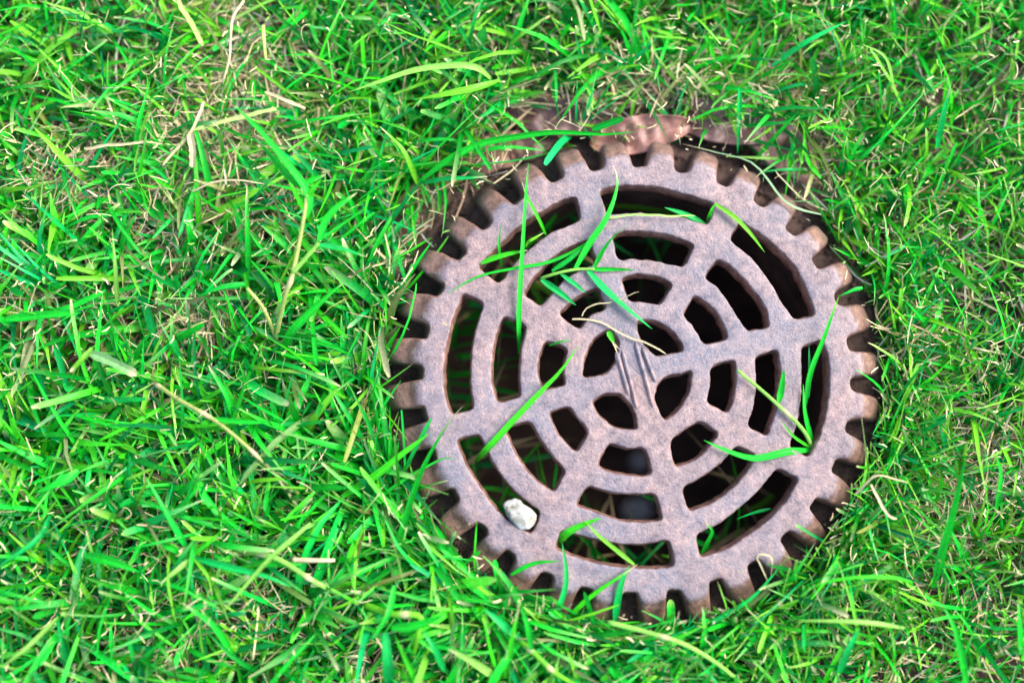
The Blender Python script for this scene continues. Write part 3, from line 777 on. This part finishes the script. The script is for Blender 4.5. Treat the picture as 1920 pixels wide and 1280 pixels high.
blade([(891,866,-14),(903,852,-3),(918,836,2.5),(942,810,4),(981,768,4.5),(1024,724,5),(1054,692,5),(1085,647,6)], 2.9, G4*1.05, 'long bright blade running diagonally over the left spoke of the grate')
blade([(1029,648,-3),(1052,640,2),(1071,637,3)], 1.1, G1, 'tiny green blade over the small slot left of the hub')
plant('grass_plant', 'green shoot with several leaves growing out of the right hand slot', 'grass plant', (1524,850,-12),
      [([(1527,848,-8),(1506,806,1.5),(1463,763,3),(1425,729,3.5),(1383,694,4)], 1.9, PALEGREEN*1.0, (.5,))],
      [([(1522,843,-5),(1478,846,2),(1436,856,4),(1407,858,4.5),(1362,844,5),(1320,825,6)], 3.2, G6*1.1, None),
       ([(1460,754,3),(1466,725,5),(1470,692,6)], 2.9, G1, None),
       ([(1525,835,-6),(1510,776,1),(1506,720,2)], 2.4, G1*1.05, None),
       ([(1522,840,-5),(1489,818,1),(1466,790,2)], 1.4, G4, None),
       ([(1510,760,-3),(1520,698,3),(1545,633,8),(1573,555,13)], 2.4, G1, LIME),
       ([(1516,745,-3),(1518,700,1),(1517,648,1)], 1.5, G5, None)])
blade([(1618,539,1),(1600,544,6),(1572,556,10)], 2.3, G2*1.1, 'short blade bridging the right teeth to the lawn at upper right')
blade([(1048,1017,-8),(1060,1002,2),(1084,987,4),(1128,970,5)], 3.5, G4*.95, 'broad bright blade leaning out of the bottom slot over the lower ring')
blade([(1190,1058,3),(1150,1026,5),(1122,1003,6),(1096,975,5)], 2.1, LIME*.85, 'yellow green narrow blade crossing the bottom slot')
blade([(1010,1203,-8),(1037,1158,1),(1057,1113,4),(1062,1071,5),(1054,1017,5)], 2.8, GREENS[4]*1.25, 'tall pale green blade bending up across the rim at the bottom left slot', None)
blade([(958,1077,0),(1000,1056,3),(1049,1051,4)], 2.0, G1, 'blade curving over the lower left teeth to the rim')
blade([(1048,1198,-8),(1080,1144,1),(1122,1107,4),(1160,1082,5),(1196,1057,4)], 3.1, G4*.95, 'long dark green blade bent at its tip over the bottom rim', CREAM)
blade([(1153,1166,-6),(1160,1115,2),(1168,1085,4),(1180,1060,4)], 3.6, G5, 'broad blade standing against the bottom rim below the bent one')
blade([(734,1096,-8),(745,1029,2),(770,939,7),(795,872,9),(810,844,9),(840,793,9),(869,760,9)], 3.6, G1*1.05, 'longest blade of the lower left, curving up past the teeth to the rim', CREAM)
blade([(640,932,-3),(700,894,3),(756,849,6),(806,811,7)], 3.6, G4*1.0, 'broad bright blade reaching from the lawn to the left teeth')
blade([(690,948,-3),(756,900,2),(793,878,4),(832,859,5),(857,861,5)], 1.8, G6, 'narrow arching blade touching the lower left rim')
blade([(790,1003,2),(827,1023,4),(869,1063,4),(920,1111,1)], 3.6, G6, 'broad blade sloping down across the lower left teeth', None)
blade([(788,1106,0),(820,1115,3),(869,1121,4),(925,1123,4),(981,1121,3)], 3.9, G1*.95, 'broad level blade lying below the lower left teeth', CREAM, cut=True)
blade([(891,1076,-3),(891,1029,4),(894,978,8)], 1.2, G4, 'very thin upright blade standing before the lower left teeth')
blade([(1230,1202,-4),(1267,1192,0),(1323,1172,3),(1379,1141,4),(1421,1110,4),(1478,1043,5)], 3.0, G5*1.0, 'long blade running up under the lower right teeth')
blade([(1261,1197,-8),(1259,1160,-1),(1257,1124,2)], 3.9, G6, 'stout blunt blade with pale blotches standing below the bottom teeth', PALEGREEN, cut=True)
straw([(1438,1088,0),(1418,1044,5),(1432,1038,6),(1446,1046,5),(1443,1078,0)], .9, 'pale straw folded into a loop at the lower right teeth')
blade([(1445,953,-12),(1410,962,-10),(1378,974,-9)], 2.2, G5, 'small pale blade inside the lower right slot')
blade([(1315,1042,-10),(1326,1018,-3),(1336,996,2),(1328,984,4),(1322,973,4)], 2.0, G1, 'short hooked blade inside the left end of the lower right slot', CREAM)
# --- around the grate
LIFT[0] = 6.0
blade([(867,101,-4),(820,82,2),(767,63,5),(715,38,6),(663,10,5)], 2.3, LIME*.75, 'narrow ribbed blade slanting at the top of the lawn, above the arched one')
blade([(922,149,-4),(900,130,4),(867,122,7),(783,130,8),(700,157,6),(653,173,3)], 2.9, PALEGREEN*1.05, 'long pale arched blade above the grate, left of centre')
blade([(938,150,-2),(900,162,3),(850,173,5),(780,186,4)], 3.4, LIME*.9, 'yellow green blade just under the pale arched one')
blade([(783,343,-8),(840,300,-2),(900,270,0),(967,257,1),(1040,248,2),(1133,252,2),(1190,247,0)], 3.2, G1*1.0, 'long dark blade skirting the upper left of the grate toward the dead leaf')
blade([(1110,243,-2),(1140,232,1),(1168,222,3)], 3.4, G2, 'short wide blade at the left end of the pink dead leaf', None, cut=True)
blade([(783,345,-8),(770,310,-1),(752,276,3),(712,237,4)], 2.8, LIME*.75, 'light green blade bending up to the left, above the left teeth', CREAM)
blade([(788,343,-8),(836,335,-2),(880,333,0),(915,331,0)], 2.2, GREENS[4]*1.1, 'level blade with a dry curled tip above the left teeth', CREAM)
blade([(466,528,-8),(465,453,0),(463,400,3),(463,346,3)], 2.7, G1, 'straight upright blade left of the branching plant', CREAM)
blade([(247,402,-10),(263,317,-1),(277,240,4)], 2.3, G4, 'upright ribbed blade in the left lawn below the dry leaf sheath', CREAM)
LIFT[0] = 12.0
plant('grass_plant', 'tall branching grass plant with pale jointed stems left of the grate', 'grass plant', (516,640,-10),
      [([(516,640,-10),(533,560,0),(549,512,5),(569,411,9),(575,366,10)], 2.2, STEMC, (.52,)), ([(548,512,5),(572,485,7),(597,456,9)], 2.2, PALEGREEN, ()), ([(516,630,-9),(493,577,-3),(463,540,0)], 1.9, STEMC, (.6,))],
      [([(574,408,8),(584,380,10),(571,350,11),(557,329,12),(498,256,14),(442,200,13)], 3.4, G6*1.05, None),
       ([(565,352,9),(540,330,9),(521,307,9),(476,256,8)], 3.2, G1, CREAM),
       ([(598,452,8),(610,415,10),(632,388,11),(670,361,10)], 3.3, G6, CREAM),
       ([(599,458,8),(633,464,8),(660,472,7),(688,482,6)], 3.0, G5, CREAM),
       ([(597,452,8),(647,417,8),(692,386,8)], 1.5, G1, None),
       ([(574,372,10),(590,350,12),(603,336,13)], 2.2, G4, None),
       ([(569,345,9),(590,335,9),(610,328,8)], 2.6, G1, CREAM)])
LIFT[0] = 7.0
blade([(533,662,-9),(545,625,-2),(567,600,2),(600,568,4),(642,530,4)], 4.0, G1*.95, 'broad long blade curving right from the foot of the branching plant')
def runner(label, pts, w, col, nodes, leaves=()):
    e = plant('grass_runner', label, 'grass runner', pts[0], [(pts, w, col, nodes)], leaves); e['group'] = 'creeping grass runners'
runner('pale jointed runner lying diagonally in the left lawn', [(285,715,-4),(337,750,0),(397,784,1),(440,817,0),(477,850,-1),(512,885,-4),(560,925,-8)], 1.9, STEMC*.8, (.1,.38,.7),
       [([(397,784,1),(450,790,2),(513,792,2)], 2.4, G1, None)])
runner('cream green runner low in the left of the lawn, ending in a joint', [(440,1030,-6),(517,1046,-2),(583,1086,-1),(640,1116,-4)], 2.4, PALEGREEN*1.1, (.3,.7))
runner('bent yellow green runner below the left teeth', [(683,1133,-6),(733,1150,-1),(787,1155,1),(783,1190,0),(773,1232,-6)], 2.9, LIME*1.1, (.45,))
runner('pale runner entering from the bottom edge left of centre', [(963,1192,-4),(997,1220,-1),(1040,1260,-2),(1100,1296,-6)], 2.3, LIME, (.3,.55),
       [([(966,1194,-2),(937,1165,2),(907,1140,4)], 3.4, G5*1.2, None), ([(997,1218,0),(990,1175,4),(977,1136,6)], 2.9, G1, None), ([(947,1272,-6),(960,1200,1),(973,1136,4)], 2.8, G4*.9, CREAM), ([(934,1266,-4),(918,1210,1),(907,1153,3)], 1.7, G4, None), ([(935,1272,-4),(880,1236,1),(840,1216,2)], 3.6, PALEGREEN*.9, CREAM)])
runner('long pale runner lying below the bottom teeth', [(1140,1166,-3),(1207,1183,0),(1280,1206,1),(1340,1240,-2),(1390,1280,-6)], 2.0, PALEGREEN*1.25, (.4,))
blade([(834,1258,-4),(815,1215,1),(793,1180,2)], 3.2, G5, 'short broad blade under the bent yellow green runner')
blade([(730,1284,-6),(727,1240,-1),(722,1186,2)], 5.0, G5*.9, 'widest ribbed upright blade at the bottom edge, left of the bent runner', cut=True)
blade([(733,1177,0),(780,1172,3),(833,1153,5)], 4.0, G1, 'wide blade lying across the bent yellow green runner')
blade([(740,1097,-2),(728,1150,3),(697,1200,3)], 2.7, G6, 'slender blade hanging down left of the bent runner')
blade([(790,1296,-6),(765,1245,0),(740,1190,4)], 2.6, G4, 'bright blade crossing the widest blade at the bottom edge')
blade([(583,980,3),(545,1013,5),(500,1053,5),(413,1153,-2)], 2.1, PALEGREEN*.85, 'long straight light blade slanting in the lower left lawn')
plant('grass_plant', 'star shaped tuft of spreading blades in the lower left lawn', 'grass plant', (360,1043,-5), [],
      [([(358,1040,-4),(320,975,2),(273,893,5)], 2.9, G2*1.15, None), ([(362,1045,-4),(450,1068,1),(500,1080,2),(547,1100,0)], 3.2, G5*1.1, None),
       ([(358,1046,-3),(330,1070,1),(300,1094,0)], 2.4, PALEGREEN*.9, CREAM), ([(363,1046,-3),(390,1080,0),(398,1116,-2)], 1.8, LIME, CREAM), ([(363,1040,-3),(390,1018,2),(417,993,3)], 2.2, G4, None), ([(352,1040,-4),(322,1028,-1),(290,1018,-2)], 3.0, G1, CREAM)])
blade([(160,1040,-3),(210,1052,2),(262,1072,2)], 4.4, G1*.9, 'wide blade pointing right, left of the star shaped tuft')
blade([(436,1226,-5),(400,1172,2),(343,1130,4)], 3.1, G6*1.1, 'light green blade pointing up left, below the star shaped tuft', CREAM)
blade([(148,882,-2),(120,900,2),(66,924,2)], 3.8, G6, 'leaf shaped blade near the left edge, below the middle')
blade([(10,598,-2),(80,590,2),(152,587,1)], 4.0, G1, 'broad level blade at the left edge at mid height')
blade([(460,532,-3),(410,540,2),(367,557,1)], 4.6, G2, 'dark broad blade pointing left beside the upright one')
blade([(165,660,0),(210,678,2),(256,702,1)], 4.3, lin(.16,.33,.12), 'flat dull grey green blade in the left lawn', CREAM, cut=True)
blade([(173,652,0),(155,672,3),(132,697,3)], 2.6, LIME*.7, 'short blunt blade crossing the end of the dull grey green one', CREAM, cut=True)
blade([(220,572,-6),(216,500,1),(210,427,4)], 2.2, PALEGREEN*.6, 'tall ribbed blade standing above the dull grey green one')
blade([(440,788,-5),(425,740,1),(390,684,4)], 2.9, G6, 'blade tapering up to a dry point above the diagonal runner', CREAM)
blade([(95,965,-5),(70,1010,-1),(0,1060,1)], 3.0, G5, 'long blade leaving the frame at the lower left edge')
blade([(110,1155,-5),(55,1210,2),(0,1252,3)], 2.7, PALEGREEN*.75, 'light blade slanting to the lower left corner')
blade([(1447,124,-4),(1510,80,3),(1587,40,5)], 2.6, GREENS[4]*1.3, 'long light blade slanting up at the top, right of centre')
blade([(1677,162,-4),(1660,107,3),(1617,83,5)], 1.8, PALEGREEN*.8, 'thin arched blade at the upper right')
blade([(1757,278,-5),(1768,220,3),(1783,160,7)], 2.8, GREENS[4]*1.3, 'light upright blade in the upper right lawn', CREAM)
blade([(1700,262,-1),(1715,248,4),(1734,230,5)], 3.0, LIME*.8, 'short broad yellow green blade at the upper right')
blade([(1540,334,-10),(1515,300,-4),(1507,247,0)], 2.2, G4, 'upright blade at the bare earth above the right teeth')
blade([(1420,294,-14),(1455,255,-6),(1493,213,-2)], 2.2, G1, 'dark blade crossing the bare earth above the upper right teeth')
blade([(1387,165,0),(1386,225,-4),(1383,288,-10)], 2.4, G5*1.2, 'blade hanging down over the bare earth above the grate')
blade([(1477,298,-12),(1420,296,-8),(1360,293,-8)], 1.5, PALEGREEN*.6, 'thin level blade lying just above the upper right teeth')
blade([(1520,318,-12),(1470,318,-8),(1423,323,-8)], 1.9, G5, 'short level blade right of the thin one above the upper right teeth')
blade([(1540,402,-6),(1500,392,-3),(1467,373,-2),(1413,307,-2),(1340,285,-5),(1280,270,-8)], 1.5, lin(.18,.30,.16), 'grey green limp blade draped along the upper right teeth', CREAM)
blade([(1697,1177,-2),(1640,1168,3),(1580,1164,4),(1495,1163,2)], 2.2, PALEGREEN*.9, 'long pale level blade in the lower right lawn')
blade([(1712,1092,-3),(1680,1083,2),(1620,1081,4),(1562,1088,4),(1508,1105,2)], 1.6, G4*1.05, 'thin arched blade above the long pale level one')
straw([(1633,909,1),(1648,938,3),(1663,966,2),(1682,977,0)], 1.5, 'bent cream straw right of the lower right teeth', CREAM * .9)
straw([(1603,927,0),(1622,908,3),(1641,891,4),(1670,894,4),(1704,905,2)], 1.3, 'pale straw bent like a roof beside the lower right teeth')
blade([(1750,1102,-6),(1768,1030,1),(1785,970,4),(1797,920,5),(1812,850,5)], 3.8, G1*1.05, 'tall broad blade rising in the right lawn beside the bare spot')
blade([(1815,1290,-4),(1793,1186,2),(1767,1130,2)], 3.2, G1*.9, 'broad blade rising from the bottom edge at the right')
blade([(1916,1225,-4),(1913,1180,1),(1909,1123,4)], 3.4, G6*1.1, 'broad upright blade at the right edge near the bottom', PALEGREEN)
blade([(1868,955,-5),(1877,890,1),(1866,850,4)], 2.2, G6, 'narrow blade right of the tall broad one')
blade([(1573,1262,-4),(1592,1215,1),(1612,1176,3)], 3.2, GREENS[4]*1.25, 'light broad blade leaning right at the bottom right')
straw([(457,2,2),(437,33,4),(432,75,4),(430,110,3),(417,157,-1)], 1.5, 'tall cream stem at the top of the lawn, left of centre', CREAM, 'stem')
straw([(333,-4,2),(352,38,4),(377,88,2)], 2.9, 'pale ribbed straw at the top edge on the left', PALEGREEN*1.4)
straw([(493,48,3),(495,80,3),(498,112,0)], 2.0, 'short yellow stem right of the tall cream one', STEMC*1.2, 'stem')
straw([(383,190,2),(372,222,4),(357,253,4),(333,283,3),(310,312,1)], 1.7, 'slender dry stalk joined beside the papery sheath in the upper left')
straw([(357,252,5),(362,275,5),(368,318,3)], 3.8, 'broad papery cream leaf sheath in the upper left lawn')
straw([(157,278,1),(215,270,3),(273,262,2)], 1.6, 'straight level straw left of the papery sheath')
straw([(360,358,2),(395,343,5),(433,336,6),(500,347,4)], 1.2, 'arched cream straw above the upright blade')
straw([(520,204,3),(440,222,3),(367,241,1)], 2.4, 'yellow green fading straw lying level above the papery sheath', lin(.30, .42, .12))
straw([(573,204,2),(530,187,3),(493,170,2)], 2.0, 'cream straw pointing at the tall branching plant')
straw([(549,1049,-2),(590,1050,0),(628,1050,-2)], 2.6, 'thick short cream stalk by the low runner', CREAM*.95, 'stem')

LIFT[0] = 0.0
# ------------------------------------------------------------ dead leaves by the upper rim
def dead_leaf(px, py, z, lx, ly, rot, col, label, seed, crump=.0036, fold=.30):
    n, m = 34, 20; vs, cs = [], []
    for i in range(n + 1):
        for j in range(m + 1):
            u = i / n * 2 - 1; v = j / m * 2 - 1
            hw = (max(1 - abs(u) ** 2.2, 0)) ** .6 * (1 - .18 * u) * (1 + .10 * noise.noise(Vector((u * 3, seed, 0))))
            x = u * lx / 2; y = v * ly / 2 * hw
            zz = crump * (noise.noise(Vector((x * 70, y * 70, seed))) + .6 * noise.noise(Vector((x * 190, y * 190, seed)))) + fold * abs(v) ** 1.6 * ly * .5 + .0007 * math.sin(v * 3 + u * 2.5 + seed) * (1 - abs(u))  + .003 * (1 - u * u) + .00012 * math.cos(u * 26 + abs(v) * 5)
            vs.append((x, y, zz)); k = 1 - .25 * (abs(v) < .08) + .25 * noise.noise(Vector((x * 40, y * 40, seed + 5))); cs.append([c * k for c in col] + [1])
    fs = [(i * (m + 1) + j, (i + 1) * (m + 1) + j, (i + 1) * (m + 1) + j + 1, i * (m + 1) + j + 1) for i in range(n) for j in range(m)]
    me = bpy.data.meshes.new('dead_leaf'); me.from_pydata(vs, [], fs); me.update()
    me.attributes.new('col', 'FLOAT_COLOR', 'POINT').data.foreach_set('color', np.array(cs, dtype=np.float32).ravel())
    o = link_mesh('dead_leaf', me, LEAF); o.location = at(px, py, z); o.rotation_euler = (R(12), R(-4), R(rot))
    sm = o.modifiers.new('thickness', 'SOLIDIFY'); sm.thickness = .0004
    return tag(o, label, 'dead leaf', 'dead leaves by the grate')
dead_leaf(1203, 252, -.012, .047, .016, 10, (.185, .090, .068), 'crumpled pinkish brown dead leaf just above the top teeth', 1.3)
dead_leaf(1060, 222, -.017, .052, .016, -6, (.09, .045, .040), 'dark reddish dead leaf left of the pinkish one above the grate', 4.1)
dead_leaf(1360, 232, -.016, .052, .018, -14, (.11, .058, .052), 'dark brown dead leaf right of the pinkish one above the grate', 7.7)
dead_leaf(1462, 272, -.018, .048, .020, -48, (.15, .085, .072), 'brown dead leaf on bare earth above the upper right teeth', 9.2)
dead_leaf(1010, 262, -.022, .030, .012, 35, (.12, .07, .05), 'small brown dead leaf between the two long ones above the upper left teeth', 21.2)
dead_leaf(1272, 215, -.020, .030, .012, -35, (.10, .05, .042), 'small dark dead leaf overlapping behind the pinkish one', 24.2)
dead_leaf(940, 285, -.024, .044, .015, 20, (.16, .085, .06), 'dark brown dead leaf half hidden above the upper left teeth', 12.2)
dead_leaf(1510, 350, -.027, .030, .013, -60, (.14, .08, .06), 'small dark dead leaf lowest beside the upper right teeth', 15.2)

# ------------------------------------------------------------ crumbs of earth round the rim
cv, cf = [], []
for i in range(5200):
    a = rng.uniform(0, 6.283); r_ = RN + .012 + abs(rng.normal(0, .016)); x, y = CWX + r_ * math.cos(a), CWY + r_ * math.sin(a)
    z = ground_z(x, y) + .0002; k = rng.gamma(2.2, .00032) + .0002; b0 = len(cv)
    for dx, dy, dz in ((1, 0, 0), (-.4, .9, .1), (-.6, -.8, 0), (.1, .1, 1.1), (0, 0, -.6)):
        cv.append((x + k * (dx + rng.normal(0, .25)), y + k * (dy + rng.normal(0, .25)), z + k * (dz + rng.normal(0, .2))))
    cf += [(b0, b0 + 1, b0 + 3), (b0 + 1, b0 + 2, b0 + 3), (b0 + 2, b0, b0 + 3), (b0 + 1, b0, b0 + 4), (b0 + 2, b0 + 1, b0 + 4), (b0, b0 + 2, b0 + 4)]
me = bpy.data.meshes.new('soil_crumbs'); me.from_pydata(cv, [], cf); me.update()
tag(link_mesh('soil_crumbs', me, SOIL, smooth=False), 'loose brown crumbs of earth around the rim of the grate', 'soil crumbs', kind='stuff')

# ------------------------------------------------------------ stones
def stone(name, px, py, z, rx, ry, rz, rot, mat, label, group, seed, lobes=()):
    bm = bmesh.new(); bmesh.ops.create_icosphere(bm, subdivisions=4, radius=1)
    for v in bm.verts:
        d = v.co.normalized(); s = 1 + .16 * noise.noise(d * 1.6 + Vector((seed, 0, 0))) + .09 * noise.noise(d * 4 + Vector((0, seed, 0))) + .04 * noise.noise(d * 10) + .025 * noise.noise(d * 22)
        for (lx, ly, lz, amp, k) in lobes: s += amp * max(0, d.dot(Vector((lx, ly, lz)).normalized())) ** k
        s = s * (1 - .05 * abs(noise.noise(d * 6))) 
        for cut_ in ((.5, -.6, .7), (-.7, .3, .6), (.2, .8, .55), (.85, .1, .5)):
            k_ = d.dot(Vector(cut_).normalized()) * s
            if k_ > .80: s *= .80 / k_
        v.co = Vector((d.x * rx * s, d.y * ry * s, d.z * rz * s))
    me = bpy.data.meshes.new(name); bm.to_mesh(me); bm.free()
    o = link_mesh(name, me, mat); o.location = at(px, py, z); o.rotation_euler = (0, 0, R(rot)); return tag(o, label, 'stone', group)
stone('stone', 975, 966, -.0042, .0070, .0057, .0062, -38, CHALK, 'small chalky white stone wedged in the lower left slot of the grate', None, 3.0, ((-1, .35, .1, .55, 5), (-.35, -1, .2, -.30, 5), (.9, .3, .3, .22, 4), (-.2, 1, .2, -.16, 6)))
stone('pit_stone', 1196, 955, -.162, .0080, .0066, .005, 10, PALE, 'blurred pale bluish stone at the pit bottom seen through the lower slot', None, 5.0)
stone('pit_stone', 1200, 864, -.163, .0055, .005, .004, 30, PALE, 'dim grey stone in the pit seen through the small slot below the hub', None, 8.0)
